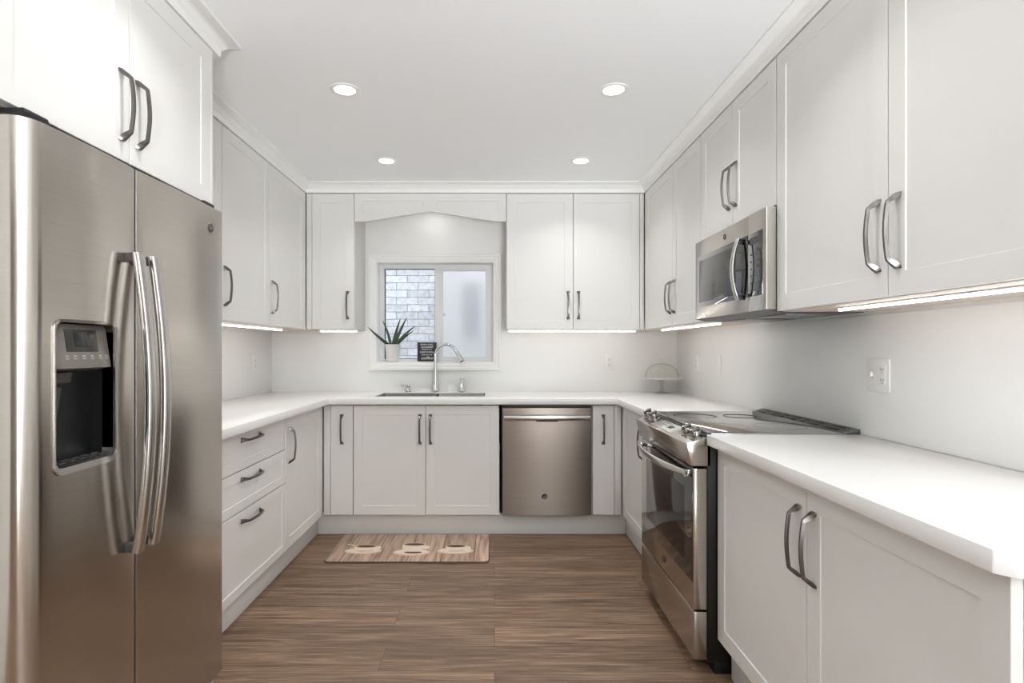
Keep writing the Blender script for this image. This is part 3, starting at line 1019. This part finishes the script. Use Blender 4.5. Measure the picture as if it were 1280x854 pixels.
for hx in (.03, FW - .03):
    MB().lathe([(0, 0), (.018, 0), (.018, .02), (.01, .025), (.01, .06), (0, .06)], (hx, .055, 0), 16).build('foot', 'blackplastic', fr)

# ------------------------------------------------------------------ dishwasher
dw = thing('dishwasher', 'stainless dishwasher between the sink cabinet and narrow cabinet', 'dishwasher', (.040, YB - .012, 0))
MB().box(.004, .600, .05, .575, .1485, .865, .002).build('tub', 'black', dw)
pts = []
for k in range(13):
    t = k / 12
    pts.append((.014 + .584 * t, -.004 * math.sin(PI * t)))
dd = MB().prism(pts + [(.598, .048), (.014, .048)], 'z', .1495, .858).build('door', 'steel_dark', dw)
MB().box(.012, .6, .006, .048, .8595, .8745, .001).build('control_strip', 'brownstrip', dw)
rings = []
for k in range(15):
    t = k / 14
    x = .022 + .568 * t
    o = .030 + .014 * math.sin(PI * t)
    rings.append([(x, -o + .009 * math.cos(a), .797 + .016 * math.sin(a)) for a in [2 * PI * q / 16 for q in range(16)]])
dhd = MB().loft(rings).build('handle', 'steel_bar', dd)
for hx in (.040, .572):
    MB().box(hx - .012, hx + .012, -.032, .001, .786, .808, .003).build('handle_mount', 'steel_bar', dhd)
MB().box(.235, .38, -.006, -.001, .768, .778, .002).build('pocket', 'blackplastic', dd)
badge(dd, .0195, (.291, -.0045, .274))

# ------------------------------------------------------------------ range
RYF = 2.854
rg = thing('range', 'stainless slide-in electric range with black glass cooktop on the right', 'range', (.725, RYF, 0), -PI / 2)
RW = .748
MB().box(0, RW, .088, .672, .05, .914, .001).build('oven_body', 'black', rg)
MB().box(.01, RW - .01, .12, .66, 0.0, .05, .001).build('base', 'blackplastic', rg)
pnl = MB().prism([(.005, .886), (.101, .912), (.101, .80), (.026, .80), (.013, .857)], 'x', 0, RW, bevel=.002).build('control_panel', 'steel', rg)
tilt = math.atan2(.026, .096)
nrm = Vector((0, -math.sin(tilt), math.cos(tilt)))
def panelpt(x, y):
    return Vector((x, y, .886 + (y - .005) * .026 / .096))
for ky in (2.815, 2.715, 2.245, 2.15):
    p = panelpt(RYF - ky, .062) + nrm * .0005
    kb = MB().lathe([(0, 0), (.027, 0), (.027, .004), (.021, .007), (.0205, .026), (.018, .030), (0, .030)], n=26)
    kb.box(-.006, .006, -.0225, .0225, .022, .040, .003)
    kb.build('knob', 'knobmetal', pnl, p, (tilt, 0, .5))
pp = panelpt(.36, .056)
tp = MB().box(-.14, .14, -.036, .036, 0, .0012, .0005).build('touch_panel', 'palepanel', pnl, pp, (tilt, 0, 0), label='pale touch panel')
MB().frame(-.14, .14, -.036, .036, [(0, 0), (.002, 0), (.002, .0014), (0, .0014)]).build('outline', 'badge', tp, (0, 0, 0), (-PI / 2, 0, 0)).scale = (1, 1, 1)
MB().box(.03, .075, -.012, .012, .0012, .0018).build('display', 'display', tp)
bt = MB()
for k in range(4):
    for j in range(3):
        bt.box(-.12 + k * .03, -.105 + k * .03, -.024 + j * .02, -.018 + j * .02, .0012, .0016)
bt.build('button_row', 'badge', tp)
# oven door, drawer
od = MB().box(0.001, RW - .001, .036, .087, .250, .790, .004).build('oven_door', 'steel', rg)
MB().box(.014, RW - .012, .0335, .042, .352, .7885, .002).build('door_glass', 'glassblack', od)
MB().box(.10, RW - .10, .0328, .034, .41, .70, .0004).build('oven_window', 'ovenwindow', od)
rings = []
n = 18
for k in range(n + 1):
    t = k / n
    x = .034 + (RW - .068) * t
    o = .010 + .042 * math.sin(PI * t) ** .8
    rings.append([(x, .036 - o - .012 + .008 * math.cos(a), .766 + .0145 * math.sin(a)) for a in [2 * PI * q / 18 for q in range(18)]])
oh = MB().loft(rings).build('handle', 'steel_bar', od)
for hx in (.046, RW - .046):
    MB().box(hx - .012, hx + .012, .014, .040, .754, .778, .003).build('handle_mount', 'chrome', oh)
badge(od, .017, (RYF - 2.478, .0355, .304))
MB().box(0.001, RW - .001, .036, .087, .060, .243, .004).build('drawer', 'steel', rg)
ctp = MB().box(.001, RW - .001, .102, .604, .9145, .9255, .002).build('cooktop', 'cooktop', rg)
for bx, by, r in ((.19, .24, .10), (.56, .24, .085), (.19, .46, .075), (.56, .46, .10)):
    MB().lathe([(r - .0012, .9256), (r, .9256), (r, .9259), (r - .0012, .9259)], (bx, by, 0), 48).build('burner_ring', 'greyplastic', ctp)

vt = MB()
V0, V1 = .604, .674
vt.prism([(V0, .9145), (V1, .9145), (V1, .940), (V1 - .02, .940), (V0 + .004, .9275)], 'x', .001, RW - .001, bevel=.001)
vent = vt.build('vent_trim', 'iron', rg)
sn = math.atan2(.0125, .046)
for row, dy in ((0, .012), (1, .034)):
    x = .03
    for k, L in enumerate((.085, .085, .05, .085, .05, .085, .12)):
        MB().box(x, x + L, dy - .007, dy + .007, -.001, .0018, .0006).build('vent_slot', 'black', vent, (0, V0 + .004, .9275), (sn, 0, 0))
        x += L + .018
for row, dy in ((0, .0235), (1, .045)):
    MB().box(.02, RW - .02, dy - .0018, dy + .0018, -.001, .004, .0006).build('vent_rib', 'panelgrey', vent, (0, V0 + .004, .9275), (sn, 0, 0))

# ------------------------------------------------------------------ microwave
MYF = 2.806
mw = thing('microwave', 'stainless over-the-range microwave below the short wall cabinet', 'microwave', (1.022, MYF, 1.397), -PI / 2)
MW, MH = .731, .386
MB().box(.003, MW - .012, .036, .378, .001, MH - .002, .002).build('case', 'blackplastic', mw)
sx_ = MYF - 2.222
md = MB().box(0, sx_ - .0012, 0, .035, 0, MH, .003).build('door', 'steel', mw)
mc = MB().prism([(sx_ + .0012, .035), (sx_ + .0012, 0), (MW - .003, 0), (MW - .0006, .0008), (MW, .003), (MW, .060), (MW - .01, .060), (MW - .01, .035)], 'z', 0, MH).build('control_panel', 'steel', mw)
MB().box(.032, sx_ - .002, -.0016, .003, .058, .308, .0008).build('door_glass', 'glassblack', md)
MB().box(.055, sx_ - .11, -.0022, 0, .080, .286, .0004).build('window', 'mwwindow', md)
MB().box(sx_ + .002, MW - .028, -.0016, .003, .058, .308, .0008).build('keypad', 'glassblack', mc)
kp = MB()
for i in range(3):
    for j in range(6):
        kp.box(sx_ + .022 + i * .030, sx_ + .036 + i * .030, -.0020, -.0012, .080 + j * .028, .086 + j * .028)
kp.build('key_marks', 'greyplastic', mc)
MB().box(sx_ + .018, MW - .042, -.0021, -.0012, .262, .290).build('display', 'display', mc)
rings = []
for k in range(17):
    t = k / 16
    z = .048 + .256 * t
    o = .018 + .026 * math.sin(PI * t) ** .85
    rings.append([(sx_ - .052 + .0125 * math.cos(a), -o + .0075 * math.sin(a), z) for a in [2 * PI * q / 16 for q in range(16)]])
mh = MB().loft(rings).build('handle', 'steel_bar', md)
for hz in (.062, .292):
    MB().box(sx_ - .061, sx_ - .043, -.022, 0, hz - .009, hz + .009, .003).build('handle_mount', 'blackplastic', mh)
badge(md, .013, (MYF - 2.449, 0, .348))
MB().prism([(.004, 0), (.376, 0), (.376, -.012), (.06, -.012)], 'x', .004, MW - .014).build('bottom_plate', 'greyplastic', mw)
for x in (.06, .40):
    MB().box(x, x + .26, .11, .30, -.0165, -.012, .001).build('grease_filter', 'iron', mw)

# ------------------------------------------------------------------ ceiling lights
for (x, y, lab) in ((-.676, 2.495, 'round recessed ceiling light at left nearer the camera'), (.539, 2.495, 'round recessed ceiling light at right nearer the camera'),
                    (-.672, 3.435, 'round recessed ceiling light at left nearer the window wall'), (.538, 3.435, 'round recessed ceiling light at right nearer the window wall'),
                    (-.674, 1.50, 'round recessed ceiling light overhead at left, out of frame'), (.538, 1.50, 'round recessed ceiling light overhead at right, out of frame')):
    c = thing('ceiling_light', lab, 'ceiling light', (x, y, CEIL), 0, 'recessed ceiling lights')
    MB().lathe([(.046, -.0005), (.066, -.0005), (.066, -.003), (.060, -.005), (.048, -.004), (.046, -.002), (.046, -.0005)], n=36).build('trim_ring', 'trim', c)
    MB().lathe([(0, -.0006), (.047, -.0006), (.047, -.0022), (0, -.0026)], n=36).build('lens', 'pot_emit', c)
    pl = bpy.data.lights.new('lamp', 'AREA')
    pl.shape = 'DISK'
    pl.size = .09
    pl.energy = POT
    pl.spread = math.radians(125)
    pl.color = (1.0, 1.0, 0.995)
    po = bpy.data.objects.new('lamp', pl)
    po.location = (0, 0, -.004)
    COL.objects.link(po)
    po.parent = c

# ------------------------------------------------------------------ outlets and switch
def plate(name, label, cat, loc, rz, wd, ht, devices, group=None):
    o = thing(name, label, cat, loc, rz, group)
    MB().box(-wd / 2, wd / 2, -.006, 0, -ht / 2, ht / 2, .002).build('cover_plate', 'plastic', o)
    for kind, x in devices:
        if kind == 'outlet':
            d = MB().box(x - .0165, x + .0165, -.0075, -.005, -.034, .034, .001).build('receptacle', 'plastic', o)
            s = MB()
            for zc in (-.019, .019):
                s.box(x - .007, x - .005, -.0080, -.0070, zc - .002, zc + .007)
                s.box(x + .005, x + .007, -.0080, -.0070, zc - .002, zc + .006)
                s.lathe([(0, -.0070), (.0022, -.0070), (.0022, -.0080), (0, -.0080)], (x, 0, zc - .008), 10, axis='y')
            s.build('slots', 'slot', d)
        elif kind == 'toggle':
            d = MB().box(x - .006, x + .006, -.0075, -.005, -.013, .013, .001).build('toggle_slot', 'alu', o)
            MB().box(x - .004, x + .004, -.018, -.006, -.006, .012, .002).build('toggle', 'plastic', d)
        else:
            MB().box(x - .0165, x + .0165, -.009, -.005, -.034, .034, .0015).build('rocker', 'plastic', o)
    return o
plate('wall_outlet', 'white double outlet plate on the back wall left of the cake stand', 'outlet', (.879, YW - .008, 1.148), 0, .075, .12, [('outlet', 0)])
plate('wall_outlet', 'white outlet plate on the left wall under the wall cabinets', 'outlet', (XLW + .008, 3.925, 1.145), PI / 2, .075, .12, [('outlet', 0)])
plate('wall_outlet', 'wide white plate with toggle and outlet on right wall behind the cooktop', 'outlet', (XRW - .008, 2.005, 1.152), -PI / 2, .118, .12, [('toggle', -.024), ('outlet', .026)])
plate('wall_switch', 'white rocker switch plate on the right wall beyond the cooktop', 'switch', (XRW - .008, 3.44, 1.148), -PI / 2, .085, .125, [('rocker', 0)])
plate('wall_outlet', 'faint white outlet plate on the right wall nearest the back corner', 'outlet', (XRW - .008, 3.80, 1.150), -PI / 2, .075, .12, [('outlet', 0)])

# ------------------------------------------------------------------ cake stand with glass dome
ck = thing('cake_stand', 'footed cake stand with glass dome lid in the right corner of the counter', 'cake stand', (1.232, 4.066, CT))
MB().lathe([(0, 0), (.055, 0), (.056, .004), (.03, .012), (.014, .025), (.012, .06), (.014, .085), (.03, .1), (0, .1)], n=36).build('pedestal', 'standglass', ck)
MB().lathe([(0, .1), (.06, .101), (.12, .106), (.152, .115), (.154, .118), (.12, .112), (.06, .108), (0, .107)], n=48).build('plate', 'ceramic', ck)
prof = [(.122, .116)]
for k in range(13):
    a = k / 12 * PI / 2
    prof.append((.122 * math.cos(a) ** .8 if k < 12 else .0, .118 + .105 * math.sin(a)))
pr2 = [(max(r - .003, 0), h - .003 if i else h) for i, (r, h) in enumerate(prof)][::-1]
dm = MB().lathe(prof + pr2, n=48).build('glass_dome', 'dome', ck)
MB().lathe([(0, .223), (.007, .224), (.006, .230), (.014, .238), (.015, .246), (.008, .253), (0, .254)], n=24).build('knob', 'dome', dm)

# ------------------------------------------------------------------ potted aloe and sign on the sill
SILL = WZ0 + .0045
pt = thing('potted_aloe', 'spiky green plant in a white pot on the window sill', 'plant', (-.787, YW + .036, SILL + .0035))
MB().lathe([(0, 0), (.044, 0), (.047, .003), (.060, .128), (.062, .132), (.057, .132), (.055, .118), (0, .118)], n=36).build('pot', 'ceramic', pt)
MB().lathe([(0, .1185), (.0545, .1185), (.03, .122), (0, .123)], n=24).build('soil', 'soil', pt)
def leaf(tip, w0, bend=.2, lift=.0, sx=0):
    b0 = Vector((sx, 0, .118))
    t1 = Vector(tip)
    mid = (b0 + t1) / 2 + Vector((-(t1.x - b0.x) * bend, 0, abs(t1.x - b0.x) * bend + lift))
    rings = []
    n = 12
    for k in range(n + 1):
        t = k / n
        p = b0 * (1 - t) ** 2 + mid * 2 * t * (1 - t) + t1 * t * t
        d = ((mid - b0) * (1 - t) + (t1 - mid) * t).normalized()
        side = d.cross(Vector((0, -1, 0))).normalized()
        fw = Vector((0, -1, 0))
        fw = (fw - d * fw.dot(d)).normalized()
        wdt = 1.35 * w0 * (1 - t) ** .65 * (1 - .25 * (1 - t) ** 6) + .0004
        rings.append([p + side * wdt - fw * wdt * .30, p + side * wdt * .4 + fw * wdt * .10, p + fw * wdt * .15, p - side * wdt * .4 + fw * wdt * .10, p - side * wdt - fw * wdt * .30, p - fw * wdt * .55])
    return MB().loft(rings)
for tip, w0, bend, sx in (((-.165, -.125, .262), .0105, -.05, -.02), ((-.075, -.02, .315), .010, .22, -.015), ((.060, .0, .335), .0115, .12, .0),
                          ((.115, -.03, .342), .0125, .05, .006), ((.178, -.01, .275), .0105, .08, .016), ((.160, .02, .24), .0095, .05, .018),
                          ((.02, .03, .25), .009, .1, .004)):
    leaf(tip, w0, bend, sx=sx).build('leaf', 'leaf', pt)

sg = thing('message_sign', 'small square charcoal sign with white lettering on the window sill', 'sign', (-.523, YW + .045, SILL + .0035))
MB().box(-.074, .074, -.011, .011, 0, .148, .0015).build('board', 'signblack', sg)
lt = MB()
for s, sz, z, sh, sx in (('BEHIND EVERY', .0145, .130, 0, 1.0), ('successful', .0235, .112, .25, 1.0), ('PERSON IS A', .0145, .092, 0, 1.0), ('SUBSTANTIAL', .0190, .071, 0, .92),
                         ('AMOUNT OF', .0145, .050, 0, 1.0), ('coffee', .0330, .026, .3, 1.15)):
    lt.text(s, sz, (0, -.0113, z), RX, shear=sh, sx=sx)
lt.build('lettering', 'white', sg)

# ------------------------------------------------------------------ kitchen mat
kx0, kx1, ky0, ky1 = -1.0, -.03, 3.212, 3.70
km = thing('kitchen_mat', 'wood-print kitchen mat with three coffee cups in front of the sink', 'mat', ((kx0 + kx1) / 2, (ky0 + ky1) / 2, 0))
hw_, hd_ = (kx1 - kx0) / 2, (ky1 - ky0) / 2
def rr2(e, z):
    return [(x, y, z) for x, y in rrect(-hw_ + e, hw_ - e, -hd_ + e, hd_ - e, .03)]
MB().loft([rr2(0, .0005), rr2(0, .006), rr2(.006, .0095)]).build('base', 'rubber', km)
MB().loft([rr2(.0045, .0092), rr2(.005, .0102), rr2(.0065, .0104)]).build('printed_top', 'matprint', km)
ocx, ocy = (kx0 + kx1) / 2, (ky0 + ky1) / 2
def flat(mb, pts, z, mi):
    t = bmesh.new()
    t.faces.new([t.verts.new((x, y, z)) for x, y in pts])
    bmesh.ops.recalc_face_normals(t, faces=t.faces)
    for f in t.faces:
        if f.normal.z < 0:
            f.normal_flip()
    mb._merge(t, mi)
def ell(cx, cy_, a, b, n=28):
    return [(cx + a * math.cos(2 * PI * k / n), cy_ + b * math.sin(2 * PI * k / n)) for k in range(n)]
def cup(wx, wy, cw, ch, spoon, full):
    x, y = wx - ocx, wy - ocy
    mb = MB()
    flat(mb, ell(x, y, .113, .055), .0107, 1)
    flat(mb, ell(x, y + .006, .098, .044), .0109, 0)
    flat(mb, ell(x + .01, y - .004, .055, .018), .0111, 2 if full else 1)
    yt = y + ch
    flat(mb, [(x - cw, yt), (x - cw * .93, yt - ch * .5), (x - cw * .55, y + .008), (x + cw * .55, y + .008), (x + cw * .93, yt - ch * .5), (x + cw, yt)], .0113, 0)
    flat(mb, ell(x, yt, cw, .028), .0115, 1)
    flat(mb, ell(x, yt - .002, cw * .9, .021), .0117, 2)
    ring = ell(x + cw * 1.12, yt - ch * .4, .022, .03)
    flat(mb, ring, .01125, 0)
    if spoon:
        flat(mb, [(x - .125, y + .105), (x - .118, y + .115), (x - .045, y + .075), (x - .05, y + .066)], .0119, 0)
    mb.build('printed_cup', ['cream', 'creamdark', 'coffee'], km)
cup(-.805, 3.385, .070, .075, True, False)
cup(-.505, 3.360, .072, .135, False, True)
cup(-.240, 3.385, .064, .080, False, False)
